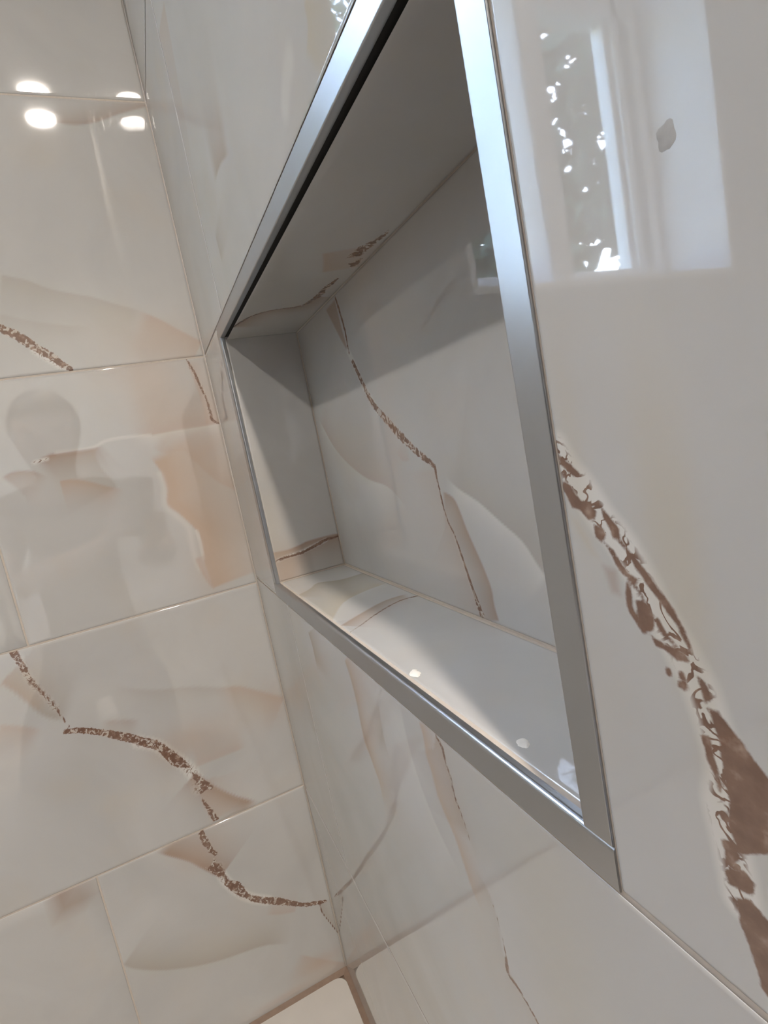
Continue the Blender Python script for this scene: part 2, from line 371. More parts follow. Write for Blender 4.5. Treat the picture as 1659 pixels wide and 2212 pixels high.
  ('V',[(0.6195,0.7542),(0.6228,0.752),(0.6268,0.7484),(0.6246,0.7483),(0.622,0.7496),(0.6199,0.7519)],0.0005),
  ('V',[(0.6195,0.7472),(0.6222,0.7457),(0.624,0.7428),(0.6257,0.7414),(0.6282,0.7416),(0.6301,0.7389),(0.6294,0.7369),(0.627,0.7365),(0.625,0.7392),(0.622,0.7397),(0.6206,0.7427),(0.6192,0.7444)],0.0005),
  ('V',[(0.6289,0.7352),(0.632,0.7343),(0.6323,0.7323),(0.6305,0.7308),(0.6288,0.732)],0.0005),
  ('V',[(0.6323,0.7398),(0.6341,0.7379),(0.6368,0.7348),(0.6367,0.7324),(0.6346,0.7322),(0.6338,0.735),(0.6324,0.7378)],0.0005),
  ('V',[(0.6316,0.7306),(0.6343,0.7287),(0.636,0.7253),(0.6382,0.7232),(0.6411,0.7219),(0.6391,0.721),(0.636,0.723),(0.634,0.7264)],0.0005),
  ('V',[(0.6394,0.7164),(0.6422,0.7165),(0.6441,0.7139),(0.643,0.7096),(0.6405,0.7087),(0.6391,0.7118)],0.0005),
  ('V',[(0.6424,0.7081),(0.6455,0.7066),(0.6486,0.7069),(0.6511,0.7058),(0.6518,0.7045),(0.6489,0.7038),(0.6462,0.7055),(0.6435,0.7061)],0.0005),
  ('V',[(0.6482,0.6981),(0.6503,0.6991),(0.6508,0.6977),(0.6496,0.6963),(0.6481,0.6967)],0.0005),
  ('V',[(0.6535,0.7014),(0.6553,0.7004),(0.6565,0.6968),(0.6549,0.6951),(0.6543,0.6986)],0.0005),
  ('V',[(0.655,0.6943),(0.6578,0.6943),(0.6599,0.6916),(0.6626,0.689),(0.6647,0.6861),(0.6682,0.6823),(0.6666,0.6652),(0.6592,0.6597),(0.6579,0.6622),(0.657,0.6659),(0.6582,0.6722),(0.6575,0.6777),(0.6574,0.6858),(0.6563,0.6917)],0.0005),
  ('V',[(0.6526,0.6866),(0.6547,0.6868),(0.6555,0.6821),(0.6567,0.6755),(0.6558,0.6733),(0.6547,0.6782),(0.6533,0.6817)],0.0005),
  ('V',[(0.655,0.6605),(0.6575,0.6615),(0.6588,0.6589),(0.6574,0.6549),(0.6553,0.6548)],0.0005),
  ('V',[(0.6547,0.6523),(0.6593,0.6557),(0.6617,0.654),(0.6606,0.6501),(0.658,0.6497),(0.6554,0.6491)],0.0005),
  ('V',[(0.6567,0.6463),(0.6604,0.6486),(0.6649,0.6453),(0.6629,0.6231),(0.6607,0.6254),(0.6595,0.6329),(0.6576,0.6386)],0.0005),
  ('L',[(0.636,0.7321),(0.6393,0.7286),(0.6419,0.7248),(0.6452,0.7205),(0.648,0.717),(0.6501,0.7138),(0.6517,0.7105),(0.653,0.7068)],(0.0012,0.0018,0.0022,0.0024,0.0024,0.0022,0.0018,0.0008),0.0005),
  ('L',[(0.6374,0.7209),(0.637,0.7146),(0.6386,0.7113),(0.6403,0.7089)],(0.0015,0.0022,0.0022,0.002),0.0004),
  ('L',[(0.6381,0.7213),(0.6406,0.719),(0.6421,0.7157)],(0.0015,0.0012,0.001),0.0004),
  ('L',[(0.6461,0.7002),(0.6461,0.6995)],(0.002,0.002),0.0004),
  ('L',[(0.6496,0.7005),(0.6498,0.6997)],(0.002,0.002),0.0004),
  ('L',[(0.6448,0.7128),(0.6463,0.7097),(0.6492,0.7071)],(0.0015,0.002,0.0012),0.0005),
  ('P',[(0.6298,0.7244),(0.6342,0.7236),(0.6344,0.717),(0.6318,0.7173)],0.002,0.5,'b'),
  ('P',[(0.6199,0.7381),(0.6231,0.7359),(0.6269,0.7294),(0.6291,0.7259),(0.6264,0.727),(0.6218,0.7343)],0.002,0.4,'y'),
  ('G',(0.6545,0.714),0.005,0.05,0.35,'y'),
  ('G',(0.6484,0.7381),0.006,0.04,0.35,'y'),
  ('G',(0.6249,0.7519),0.004,0.03,0.3,'y'),
  ('E',[(0.4811,0.6153),(0.4834,0.6073),(0.4823,0.5947),(0.4855,0.5864),(0.4872,0.574),(0.4926,0.5654),(0.5002,0.5552),(0.509,0.532),(0.5181,0.5216)],1,0.02,0.75,'p',(0.02,0.2)),
  ('L',[(0.4996,0.6152),(0.5053,0.6112),(0.5059,0.6036),(0.5087,0.5959),(0.5088,0.5867),(0.5127,0.5785),(0.5161,0.5701),(0.5177,0.5633)],(0.002,0.003,0.002,0.0018,0.002,0.0018,0.0012,0.0005),0.001),
  ('E',[(0.4996,0.6152),(0.5053,0.6112),(0.5059,0.6036),(0.5087,0.5959),(0.5088,0.5867),(0.5127,0.5785),(0.5161,0.5701),(0.5177,0.5633)],-1,0.03,0.45,'b',(0.02,0.2)),
  ('E',[(0.4996,0.6152),(0.5059,0.6036),(0.5088,0.5867),(0.5161,0.5701),(0.5211,0.5529)],1,0.03,0.3,'g',(0.02,0.3)),
  ('L',[(0.5271,0.545),(0.5313,0.533),(0.5328,0.5164)],(0.0005,0.001,0.0015),0.0008),
  ('L',[(0.5328,0.5139),(0.5315,0.5045),(0.5384,0.5036),(0.5477,0.5002),(0.5542,0.4965)],(0.0025,0.003,0.0028,0.0025,0.0025),0.0008),
  ('E',[(0.5152,0.5537),(0.5271,0.545),(0.5313,0.533),(0.5325,0.5084),(0.5542,0.4965)],-1,0.03,0.35,'g',(0.2,0.02)),
  ('E',[(0.3577,0.6112),(0.3639,0.6025),(0.3656,0.5897),(0.3672,0.577),(0.3652,0.5591),(0.3652,0.5465),(0.3722,0.5386),(0.3786,0.5279),(0.382,0.5189),(0.3787,0.4941)],1,0.035,0.65,'p',(0.02,0.3)),
  ('E',[(0.3577,0.6112),(0.3656,0.5897),(0.3652,0.5591),(0.3722,0.5386),(0.382,0.5189)],1,0.012,0.4,'b',(0.02,0.3)),
  ('E',[(0.2526,0.605),(0.2575,0.5908),(0.2553,0.567)],1,0.03,0.6,'b',(0.02,0.5)),
  ('E',[(0.4193,0.6067),(0.416,0.5889),(0.4146,0.5716),(0.4182,0.5565)],-1,0.03,0.4,'g',(0.3,0.3)),
  ('E',[(0.1806,0.5094),(0.1788,0.4852),(0.1744,0.4572)],-1,0.02,0.35,'g',(0.2,0.2)),
  ('E',[(0.4577,0.6215),(0.4576,0.5921),(0.4651,0.5662),(0.4796,0.5456),(0.4993,0.5311)],-1,0.05,0.3,'w',(0.2,0.2)),
  ('G',(0.5765,0.5589),0.03,0.1,0.3,'y'),
  ('E',[(0.2726,0.9926),(0.2933,0.9918),(0.3154,0.9883),(0.3425,0.9794)],1,0.04,0.5,'b',(0.3,0.3)),
  ('E',[(0.2321,0.9733),(0.2343,0.9568),(0.2351,0.9431)],1,0.04,0.3,'b',(0.3,0.3)),
  ('E',[(0.5104,0.9493),(0.5097,0.9393),(0.5009,0.9328)],1,0.04,0.5,'y',(0.1,0.3)),
  ('E',[(0.2387,1.1534),(0.1924,1.1655),(0.1722,1.1641)],1,0.1,0.4,'p',(0.1,0.3)),
  ('B',[(0.4826,0.945),(0.4729,0.9413),(0.4656,0.9355)],0.006,0.006,0.35,'w'),
 ],
 'back': [
  ('L',[(0.2748,0.8968),(0.2794,0.8822),(0.2822,0.8666),(0.2817,0.8548),(0.2818,0.8468)],(0.003,0.0035,0.003,0.003,0.002),0.001),
  ('P',[(0.2466,0.8947),(0.2724,0.8961),(0.2753,0.8724),(0.2802,0.8482),(0.2688,0.862)],0.002,0.7,'b'),
  ('L',[(0.2863,0.8383),(0.2974,0.8199),(0.3123,0.7981),(0.3299,0.7844),(0.3497,0.7695),(0.3658,0.7593),(0.3812,0.7505),(0.3975,0.7426)],(0.005,0.006,0.006,0.007,0.008,0.007,0.006,0.004),0.0016),
  ('B',[(0.2797,0.8493),(0.2876,0.8376),(0.3,0.8146),(0.3189,0.7914)],0.0035,0.002,0.5,'w'),
  ('L',[(0.399,0.7422),(0.3987,0.7339),(0.3996,0.7256),(0.4009,0.7106),(0.4039,0.7006)],(0.003,0.0022,0.002,0.002,0.002),0.001),
  ('L',[(0.4039,0.7006),(0.4091,0.6927),(0.413,0.6814),(0.4174,0.667),(0.4217,0.6527),(0.4269,0.6368)],(0.002,0.002,0.0025,0.003,0.004,0.006),0.0014),
  ('B',[(0.4085,0.6909),(0.4169,0.6652),(0.4212,0.6509)],0.0015,0.0012,0.5,'w'),
  ('E',[(0.1558,0.8044),(0.1698,0.7878),(0.1893,0.7689),(0.2267,0.7479),(0.2683,0.7335),(0.3076,0.727),(0.3304,0.7154),(0.3447,0.7034)],1,0.04,0.4,'p',(0.1,0.3)),
  ('E',[(0.1558,0.8044),(0.1893,0.7689),(0.2267,0.7479),(0.2683,0.7335),(0.3076,0.727),(0.3304,0.7154),(0.3447,0.7034)],-1,0.03,0.4,'w',(0.1,0.3)),
  ('E',[(0.4096,0.7354),(0.4245,0.7258),(0.4466,0.717),(0.4676,0.7049),(0.4847,0.6952),(0.4941,0.6841),(0.5032,0.6735)],1,0.05,0.4,'g',(0.2,0.05)),
  ('E',[(0.4096,0.7354),(0.4245,0.7258),(0.4466,0.717),(0.4676,0.7049),(0.4847,0.6952),(0.4941,0.6841),(0.5032,0.6735)],-1,0.02,0.6,'w',(0.2,0.05)),
  ('E',[(0.4023,0.724),(0.4164,0.7193),(0.4223,0.7099),(0.427,0.6974),(0.434,0.6838),(0.4399,0.672),(0.4446,0.6587),(0.4446,0.6476),(0.4471,0.6363)],-1,0.03,0.7,'b',(0.05,0.02)),
  ('E',[(0.399,0.7422),(0.3996,0.7256),(0.4024,0.7056),(0.4101,0.6911),(0.4174,0.667),(0.4269,0.6368)],-1,0.05,0.3,'p',(0.05,0.05)),
  ('E',[(0.3392,0.7555),(0.3487,0.7476),(0.365,0.7478)],1,0.02,0.3,'p',(0.3,0.3)),
 ],
 'side': [
  ('E',[(0.0008,0.6679),(0.0039,0.6681),(0.0207,0.6671),(0.0369,0.6692),(0.0452,0.6709),(0.0697,0.6711),(0.0862,0.6701)],-1,0.03,0.8,'b',(0.02,0.02)),
  ('L',[(0.0044,0.6563),(0.0059,0.6582),(0.0111,0.6592),(0.0189,0.659),(0.0347,0.6595),(0.0431,0.6612),(0.0559,0.6642),(0.0664,0.6671),(0.0772,0.6672),(0.091,0.6689)],(0.001,0.002,0.0025,0.003,0.003,0.0035,0.004,0.003,0.002,0.002),0.0011),
  ('B',[(0.0078,0.6581),(0.019,0.6598),(0.0325,0.6601),(0.0475,0.6628),(0.056,0.6646),(0.0663,0.6667)],0.0022,0.0015,0.7,'w'),
  ('G',(0.0125,0.6409),0.02,0.03,0.8,'p'),
  ('G',(0.0053,0.6964),0.02,0.05,0.3,'y'),
 ],
 'shelf': [
  ('E',[(0.2207,-0.001),(0.2128,0.0131),(0.2046,0.0229),(0.1922,0.0342),(0.207,0.0553),(0.2062,0.0817),(0.2024,0.1076)],-1,0.03,0.7,'g',(0.05,0.1)),
  ('E',[(0.3304,0.003),(0.2887,0.0287),(0.2744,0.0543),(0.2697,0.0825)],1,0.05,0.5,'y',(0.02,0.1)),
  ('E',[(0.3304,0.003),(0.2887,0.0287),(0.2744,0.0543),(0.2697,0.0825)],-1,0.02,0.3,'w',(0.02,0.1)),
  ('E',[(0.3448,0.0059),(0.3318,0.0287),(0.3194,0.0553),(0.3197,0.0776)],-1,0.02,0.7,'b',(0.02,0.1)),
  ('L',[(0.3681,0.001),(0.3579,0.0184),(0.3437,0.0387),(0.3317,0.065),(0.3367,0.086)],(0.001,0.0015,0.002,0.0025,0.0025),0.001),
 ],
 'top': [
  ('L',[(0.1878,0.0038),(0.2147,0.0126),(0.2303,0.0208),(0.2411,0.0373),(0.246,0.0599),(0.2707,0.0686),(0.2888,0.0691),(0.3151,0.0722)],(0.003,0.003,0.0025,0.002,0.003,0.006,0.006,0.002),0.0015),
  ('E',[(0.1878,0.0038),(0.2303,0.0208),(0.2411,0.0373),(0.246,0.0599),(0.2707,0.0686)],1,0.02,0.7,'b',(0.1,0.02)),
  ('V',[(0.3575,0.0641),(0.3774,0.0656),(0.3876,0.0729),(0.4046,0.0769),(0.3986,0.0794),(0.3792,0.0765),(0.3611,0.0733)],0.002),
  ('V',[(0.3468,0.0694),(0.3496,0.0731),(0.3573,0.0776),(0.3428,0.0791),(0.3399,0.0754)],0.002),
  ('E',[(0.3713,0.0415),(0.3515,0.0485),(0.3297,0.0547)],-1,0.05,0.6,'p',(0.1,0.1)),
 ],
}

def smooth_line(p):
    p = np.array(p, float)
    if len(p) < 3: return p
    q = np.vstack([2*p[0]-p[1], p, 2*p[-1]-p[-2]]); out = []
    for i in range(1, len(q)-2):
        a, b, c, d = q[i-1], q[i], q[i+1], q[i+2]
        for t in (0, .34, .67):
            out.append(.5*((2*b)+(c-a)*t+(2*a-5*b+4*c-d)*t*t+(3*b-a-3*c+d)*t**3))
    out.append(p[-1])
    return np.array(out)

def line_dist(U, Vv, p):
    """distance, side and running fraction along polyline p for every vertex"""
    best = np.full(U.shape, 1e9); side = np.zeros(U.shape); frac = np.zeros(U.shape); off = np.zeros(U.shape, bool)
    seg = np.hypot(*(p[1:]-p[:-1]).T); cum = np.concatenate([[0], np.cumsum(seg)]); tot = cum[-1]+1e-9
    for i in range(len(seg)):
        (x0, y0), (dx, dy) = p[i], p[i+1]-p[i]
        t0 = ((U-x0)*dx+(Vv-y0)*dy)/(dx*dx+dy*dy+1e-12); t = np.clip(t0, 0, 1)
        d = np.hypot(U-x0-t*dx, Vv-y0-t*dy); c = d < best-1e-7
        best = np.where(c, d, best); side = np.where(c, np.sign(dx*(Vv-y0)-dy*(U-x0)), side)
        frac = np.where(c, (cum[i]+t*seg[i])/tot, frac)
        e = ((t0 > 1) & (i == len(seg)-1)) | ((t0 < 0) & (i == 0)); off = np.where(c, e, off)
    return best, side, frac, off

def poly_sdf(U, Vv, p):
    p = np.array(p, float); q = np.vstack([p, p[:1]])
    d, _, _, _ = line_dist(U, Vv, q); ins = np.zeros(U.shape, bool)
    for i in range(len(p)):
        (xa, ya), (xb, yb) = q[i], q[i+1]
        c = ((ya > Vv) != (yb > Vv)) & (U < (xb-xa)*(Vv-ya)/(yb-ya+1e-15)+xa); ins ^= c
    return np.where(ins, d, -d)

def paint(pat, U, Vv, rect, grid):
    """tint (n,3), vein and raggedness (n) of the tile rect=(u0,u1,v0,v1) of one surface"""
    n = U.size; col = np.tile(np.array(BASE), (n, 1)); vein = np.full(n, -.006); rag = np.full(n, .0006); web = np.zeros(n)
    u0, u1, v0, v1 = rect
    def mixin(s, c): col[:] = col*(1-s[:, None])+np.array(TINT[c])*s[:, None]
    for e in pat:
        pts = np.array(e[1], float).reshape(-1, 2); cu, cv = pts.mean(0)
        if not (u0 <= cu <= u1 and v0 <= cv <= v1): continue
        if e[0] == 'E':
            _, _, sd, w, st, c, (f0, f1) = e
            d, s, fr, off = line_dist(U, Vv, smooth_line(pts))
            eps = grid*.6
            on = np.clip(.5+.5*d*s*sd/eps, 0, 1)
            env = np.clip((fr)/max(f0, 1e-3), 0, 1)*np.clip((1-fr)/max(f1, 1e-3), 0, 1)
            env = env*env*(3-2*env)
            k = 1.3*st*on*np.exp(-d/(w*.75))*env*np.clip(1.25-d/(w*2.6), 0, 1)
            mixin(np.clip(k, 0, 1), c)
        elif e[0] == 'B':
            _, _, hw, soft, st, c = e
            d, s, fr, off = line_dist(U, Vv, smooth_line(pts))
            mixin(st*np.clip((hw+soft*.5-d)/soft, 0, 1), c)
            if c == 'w' and st >= .7: web[:] = np.maximum(web, np.clip((hw*.8-d)/(hw*.35), 0, 1))
        elif e[0] == 'P':
            _, _, soft, st, c = e
            mixin(st*np.clip(.5+poly_sdf(U, Vv, pts)/soft, 0, 1), c)
        elif e[0] == 'G':
            _, _, ru, rv, st, c = e
            mixin(st*np.exp(-((U-cu)/ru)**2-((Vv-cv)/rv)**2), c)
        elif e[0] == 'L':
            _, _, ws_, amp = e
            d, s, fr, off = line_dist(U, Vv, smooth_line(pts))
            w = np.interp(fr, np.linspace(0, 1, len(ws_)), ws_)*.5
            sd_ = w-d; c = sd_ > vein; vein[:] = np.where(c, sd_, vein); rag[:] = np.where((d < .012) & c, np.minimum(amp, w*.42+.0001), rag)
        elif e[0] == 'V':
            sd_ = poly_sdf(U, Vv, pts)+(.0003 if e[2] <= .0005 else 0); c = sd_ > vein; vein[:] = np.where(c, sd_, vein); rag[:] = np.where(c & (sd_ > -.01), e[2], rag)
    return col, vein, rag, web

class Tiles:
    """a wall of tiles: dense grids with eased edges plus the grout behind; ONE mesh"""
    def __init__(s, pat, place): s.pat = pat; s.place = place; s.v = []; s.f = []; s.m = []; s.c = []; s.ve = []; s.r = []; s.w = []; s.n = 0
    def tile(s, u0, u1, v0, v1, step, lean=0.0, edge=.0007, rect=None, fine=None):
        def axis(a, b, um=None):
            if um:
                return np.concatenate([[a, a+edge*.5], np.arange(a+edge*1.4, um, step), np.arange(um, b-.02, .02), [b-edge*1.4, b-edge*.5, b]])
            k = max(2, int(math.ceil((b-a-.003)/step)))
            return np.concatenate([[a, a+edge*.5], np.linspace(a+edge*1.4, b-edge*1.4, k+1), [b-edge*.5, b]])
        us, vs = axis(u0, u1, fine), axis(v0, v1)
        def dep(x, a, b):
            t = np.clip(np.minimum(x-a, b-x)/(edge*1.4), 0, 1); return edge*(1-t)**2
        U, Vv = np.meshgrid(us, vs); D = np.maximum(dep(U, u0, u1), dep(Vv, v0, v1))-lean*(Vv-v0)
        c, ve, r, w_ = paint(s.pat, U.ravel(), Vv.ravel(), rect or (u0-.004, u1+.004, v0-.004, v1+.004), step)
        s.v.append(s.place(U.ravel(), Vv.ravel(), D.ravel())); s.c.append(c); s.ve.append(ve); s.r.append(r); s.w.append(w_)
        nu, nv = len(us), len(vs)
        i = np.arange(nu*nv).reshape(nv, nu)
        q = np.stack([i[:-1, :-1], i[:-1, 1:], i[1:, 1:], i[1:, :-1]], -1).reshape(-1, 4)+s.n
        s.f.append(q); s.m.append(np.zeros(len(q), int)); s.n += nu*nv
    def grout(s, u0, u1, v0, v1, depth=.0006, m=1):
        u = np.array([u0, u1, u1, u0]); v = np.array([v0, v0, v1, v1])
        s.v.append(s.place(u, v, np.full(4, depth)))
        s.c.append(np.tile(np.array(BASE), (4, 1))); s.ve.append(np.full(4, -.006)); s.r.append(np.full(4, .0006)); s.w.append(np.zeros(4))
        s.f.append(np.array([[0, 1, 2, 3]])+s.n); s.m.append(np.array([m])); s.n += 4
    def build(s, name, mats, parent=None, flip=False, extra=None):
        V = np.vstack(s.v); F = np.vstack(s.f)
        if flip: F = F[:, ::-1]
        if extra:                                   # plain boxes of the same object
            ne = len(extra.v); n0 = len(V)
            V = np.vstack([V, np.array(extra.v)]); F = np.vstack([F, np.array(extra.f)+n0])
        me = bpy.data.meshes.new(name)
        me.vertices.add(len(V)); me.vertices.foreach_set('co', V.astype(np.float32).ravel())
        me.loops.add(F.size); me.loops.foreach_set('vertex_index', F.astype(np.int32).ravel())
        me.polygons.add(len(F)); me.polygons.foreach_set('loop_start', np.arange(0, F.size, 4, dtype=np.int32))
        mi = np.concatenate(s.m+([np.array(extra.m)] if extra else []))
        me.polygons.foreach_set('material_index', mi.astype(np.int32))
        for m in mats: me.materials.append(m)
        me.update(calc_edges=True)
        pad = len(extra.v) if extra else 0
        c = np.vstack(s.c+[np.tile(np.array(BASE), (pad, 1))])
        a = me.attributes.new('tint', 'FLOAT_COLOR', 'POINT')
        a.data.foreach_set('color', np.hstack([c, np.ones((len(c), 1))]).astype(np.float32).ravel())
        for nm, arr, fill in (('vein', s.ve, -.006), ('ragged', s.r, .0006), ('web', s.w, 0.)):
            a = me.attributes.new(nm, 'FLOAT', 'POINT')
            a.data.foreach_set('value', np.concatenate(arr+[np.full(pad, fill)]).astype(np.float32))
        me.validate()
        o = bpy.data.objects.new(name, me); COL.objects.link(o)
        if parent: o.parent = parent
        return o

G2 = .0009                                   # half a grout joint
rows = [k*TH for k in range(8)]
LEAN = 1.2                                  # the fifth course leans out of true by this many degrees

# ------------------------------------------------------------------ left wall (x = 0), with the window opening
left = Tiles(PAT['left'], lambda u, v, d: np.stack([-d, u, v], -1))
for k in range(7):
    z0, z1 = rows[k]+G2, min(rows[k+1], RZ)-G2
    joints = [0.0, -.272, -.882, -1.492, RY] if k % 2 == 0 else [0.0, -.577, -1.187, -1.797, RY]
    if z1-z0 < .01: continue
    for a, b in zip(joints[:-1], joints[1:]):
        pieces = [(b+G2, a-(G2 if a < 0 else .0012), z0, z1)]
        # cut away the window opening
        out = []
        for (u0, u1, v0, v1) in pieces:
            if u1 <= WY0 or u0 >= WY1 or v1 <= WZ0 or v0 >= WZ1: out.append((u0, u1, v0, v1)); continue
            if u0 < WY0: out.append((u0, WY0, v0, v1))
            if u1 > WY1: out.append((WY1, u1, v0, v1))
            m0, m1 = max(u0, WY0), min(u1, WY1)
            if v0 < WZ0: out.append((m0, m1, v0, WZ0))
            if v1 > WZ1: out.append((m0, m1, WZ1, v1))
        for (u0, u1, v0, v1) in out:
            lean = math.tan(math.radians(LEAN)) if k == 4 else 0.0
            if u0 < -.6 or v0 > 1.5: left.tile(u0, u1, v0, v1, .02, lean, rect=(b, a, z0-.004, z1+.004))
            elif u0 < -.42:                   # split: fine near the corner, coarse beyond
                left.tile(u0, u1, v0, v1, .0032, lean, rect=(b-.004, a+.004, z0-.004, z1+.004))
            else: left.tile(u0, u1, v0, v1, .0021, lean, rect=(b-.004, a+.004, z0-.004, z1+.004))
for (u0, u1, v0, v1) in ((RY, WY0, 0, RZ), (WY1, 0, 0, RZ), (WY0, WY1, 0, WZ0), (WY0, WY1, WZ1, RZ)):
    left.grout(u0, u1, v0, v1)
back = MB()
for a, b in (((-.22, RY-.1, -.06), (-.003, WY0-.012, RZ+.06)), ((-.22, WY1+.012, -.06), (-.003, .16, RZ+.06)),
             ((-.22, WY0-.012, -.06), (-.003, WY1+.012, WZ0-.012)), ((-.22, WY0-.012, WZ1+.012), (-.003, WY1+.012, RZ+.06))):
    back.box(a, b, 2)
wl = left.build('wall_left', [ONYX, GROUT, PAINT], extra=back)
tag(wl, kind='structure')

# ------------------------------------------------------------------ right wall (y = 0), with the niche opening
right = Tiles(PAT['right'], lambda u, v, d: np.stack([u, d, v], -1))
for k in range(7):
    z0, z1 = rows[k]+G2, min(rows[k+1], RZ)-G2
    if z1-z0 < .01: continue
    js = [0.0, .18, .79, 1.40, 2.01, RX] if k % 2 else [0.0, .485, 1.095, 1.705, 2.315, RX]
    if k == 2: js = [0.0, FX0, FX1, 1.228, 1.838, RX]
    if k < 2: z0, z1 = z0-.0006, z1+.0006
    z0 = {2: .6180, 3: .9176}.get(k, z0); z1 = {1: .6159, 2: .9154}.get(k, z1)
    for a, b in zip(js[:-1], js[1:]):
        if k == 2 and a == FX0: continue                     # the niche
        u0, u1 = a+(.0004 if a > 0 else .0012), b-.0004
        if b == FX0: u1 = FX0-.0003
        if a == FX1:
            right.tile(FX1+.0006, u1, z0, z1, .0007, fine=.70)   # finely meshed where the camera is close
        elif u0 > .75: right.tile(u0, u1, z0, z1, .03)
        elif k in (1, 3): right.tile(u0, u1, z0, z1, .0018, edge=.0002)
        else: right.tile(u0, u1, z0, z1, .005, edge=.0002)
for (u0, u1, v0, v1) in ((0, FX0, 0, RZ), (FX1, RX, 0, RZ), (FX0, FX1, 0, FZ0), (FX0, FX1, FZ1, RZ)):
    right.grout(u0, u1, v0, v1)
back = MB()
back.box((-.003, ND+.012, -.06), (RX+.1, ND+.09, RZ+.06), 2)
wr = right.build('wall_right', [ONYX, GROUT, PAINT], extra=back)
tag(wr, kind='structure')

# ------------------------------------------------------------------ the rest of the room
tag(MB().box((RX, RY-.1, -.06), (RX+.1, ND+.09, RZ+.06)).build('wall_back', PAINT), kind='structure')
tag(MB().box((-.003, RY-.1, -.06), (RX+.1, RY, RZ+.06)).build('wall_front', GREYP), kind='structure')
tag(MB().box((-.22, RY-.1, RZ), (RX+.1, ND+.09, RZ+.06)).build('ceiling', CEIL), kind='structure')
# floor: pale slab with a rounded corner and a brown sealed joint along the walls
fl = MB()
fl.box((-.22, RY-.1, -.06), (RX+.1, ND+.09, -.004), 1)
g, r_ = .0065, .016
PX, PY = RX, RY
ring = [(g, PY), (PX, PY), (PX, -g)]
for i in range(9):
    t = math.pi/2*(i/8)
    ring.append((g+r_-r_*math.sin(t), -g-r_+r_*math.cos(t)))
n = len(ring)
fl.add([(x, y, -.0015) for x, y in ring]+[(x, y, -.004) for x, y in ring], [(i, n+i, n+(i+1) % n, (i+1) % n) for i in range(n)], 0)
fl.add([(x+(.0012 if x < .1 else 0), y-(.0012 if y > -.1 else 0), 0) for x, y in ring]+[(x, y, -.0015) for x, y in ring],
       [tuple(range(n))]+[(i, n+i, n+(i+1) % n, (i+1) % n) for i in range(n)], 0)
# fillet of sealant
fl.add([(0, RY, .0022), (0, 0, .0022), (.008, -.008, -.0012), (.008, RY, -.0012)], [(0, 1, 2, 3)], 1)
fl.add([(0, 0, .0022), (RX, 0, .0022), (RX, -.008, -.0012), (.008, -.008, -.0012)], [(0, 1, 2, 3)], 1)
tag(fl.build('floor', [FLOORM, SEAL]), kind='structure')

# ------------------------------------------------------------------ the niche
def adopt(o, p):
    o.parent = p; o.location = Vector(o.location)-p.location; return o
niche = empty('shower_niche', ((NX0+NX1)/2, ND/2, NZ0))
tag(niche, 'tiled recess in the right wall with an empty shelf, veined like the walls', 'niche', kind='thing')
y0 = .0066
def panel(name, pat, place, u0, u1, v0, v1, step, flip=False, gu=(0, 0, 0, 0), edge=.0006):
    t = Tiles(PAT[pat], place) if pat else Tiles([], place)
    t.tile(u0, u1, v0, v1, step, edge=edge, rect=(-9, 9, -9, 9))
    t.grout(u0-gu[0], u1+gu[1], v0-gu[2], v1+gu[3], .0005)
    return adopt(t.build(name, [ONYX, GROUT], flip=flip), niche)
panel('back_panel', 'back', lambda u, v, d: np.stack([u, ND+d, v], -1), NX0+.001, NX1-.001, NZ0+.0012, NZ1-.0005, .0013, gu=(.002, .002, .002, .001))
panel('side_panel', 'side', lambda u, v, d: np.stack([NX0-d, u, v], -1), .0045, ND-.0006, NZ0+.001, NZ1+.004, .0012, gu=(.0005, .001, .002, 0))
panel('side_panel', None, lambda u, v, d: np.stack([NX1+d, u, v], -1), .0045, ND-.0006, NZ0+.001, NZ1+.004, .004, True, gu=(.0005, .001, .002, 0))
panel('shelf_panel', 'shelf', lambda u, v, d: np.stack([u, v, NZ0-d], -1), NX0+.0008, NX1-.0006, y0, ND-.0018, .0013, gu=(.001, .001, .0026, .003))
panel('top_panel', 'top', lambda u, v, d: np.stack([u, v, NZ1+d], -1), NX0+.0005, NX1-.0005, .0060, ND-.0006, .0016, True, gu=(.001, .001, -.003, .001), edge=.00005)

adopt(MB().box((NX0-.004, .0043, .9036), (NX1+.004, .012, .907)).build('gap_shade_strip', SHADOWGAP), niche)  # added black strip, painted shade for the open gap behind the top edging

# ------------------------------------------------------------------ its metal edge
frame = empty('metal_edging', ((FX0+FX1)/2, 0, FZ0))
tag(frame, 'brushed silver metal edging framing the tiled wall recess', 'metal trim', kind='thing')
TW = .0125
def arc(cx, cy, r, a0, a1, n=6):
    return [(cx+r*math.cos(math.radians(a0+(a1-a0)*i/n)), cy+r*math.sin(math.radians(a0+(a1-a0)*i/n))) for i in range(n+1)]
def strip(prof, axis, a, b):
    return adopt(MB().prism(prof, axis, a, b).build('metal_strip', METAL, None, False), frame)
YF, RR = -.0003, .0022                           # face of the edging, radius of its nosing
strip([(.0042, FZ0), (.0042, NZ0-.0002)]+arc(YF+RR, NZ0-.0002-RR, RR, 90, 180)+arc(YF+.0005, FZ0+.0005, .0005, 180, 270, 3), 0, FX0, FX1)
strip([(.0044, FZ1), (.0044, FZ1-.0132)]+arc(YF+.0008, FZ1-.0132+.0008, .0008, 270, 180, 4)+arc(YF+.0005, FZ1-.0005, .0005, 180, 90, 3), 0, FX0, FX1)
strip([(FX0+TW, .0042)]+arc(FX0+TW-.0016, YF+.0016, .0016, 0, -90, 5)+arc(FX0+.0005, YF+.0005, .0005, -90, -180, 3)+[(FX0, .0042)], 2, NZ0-.0002, FZ1-.0132)
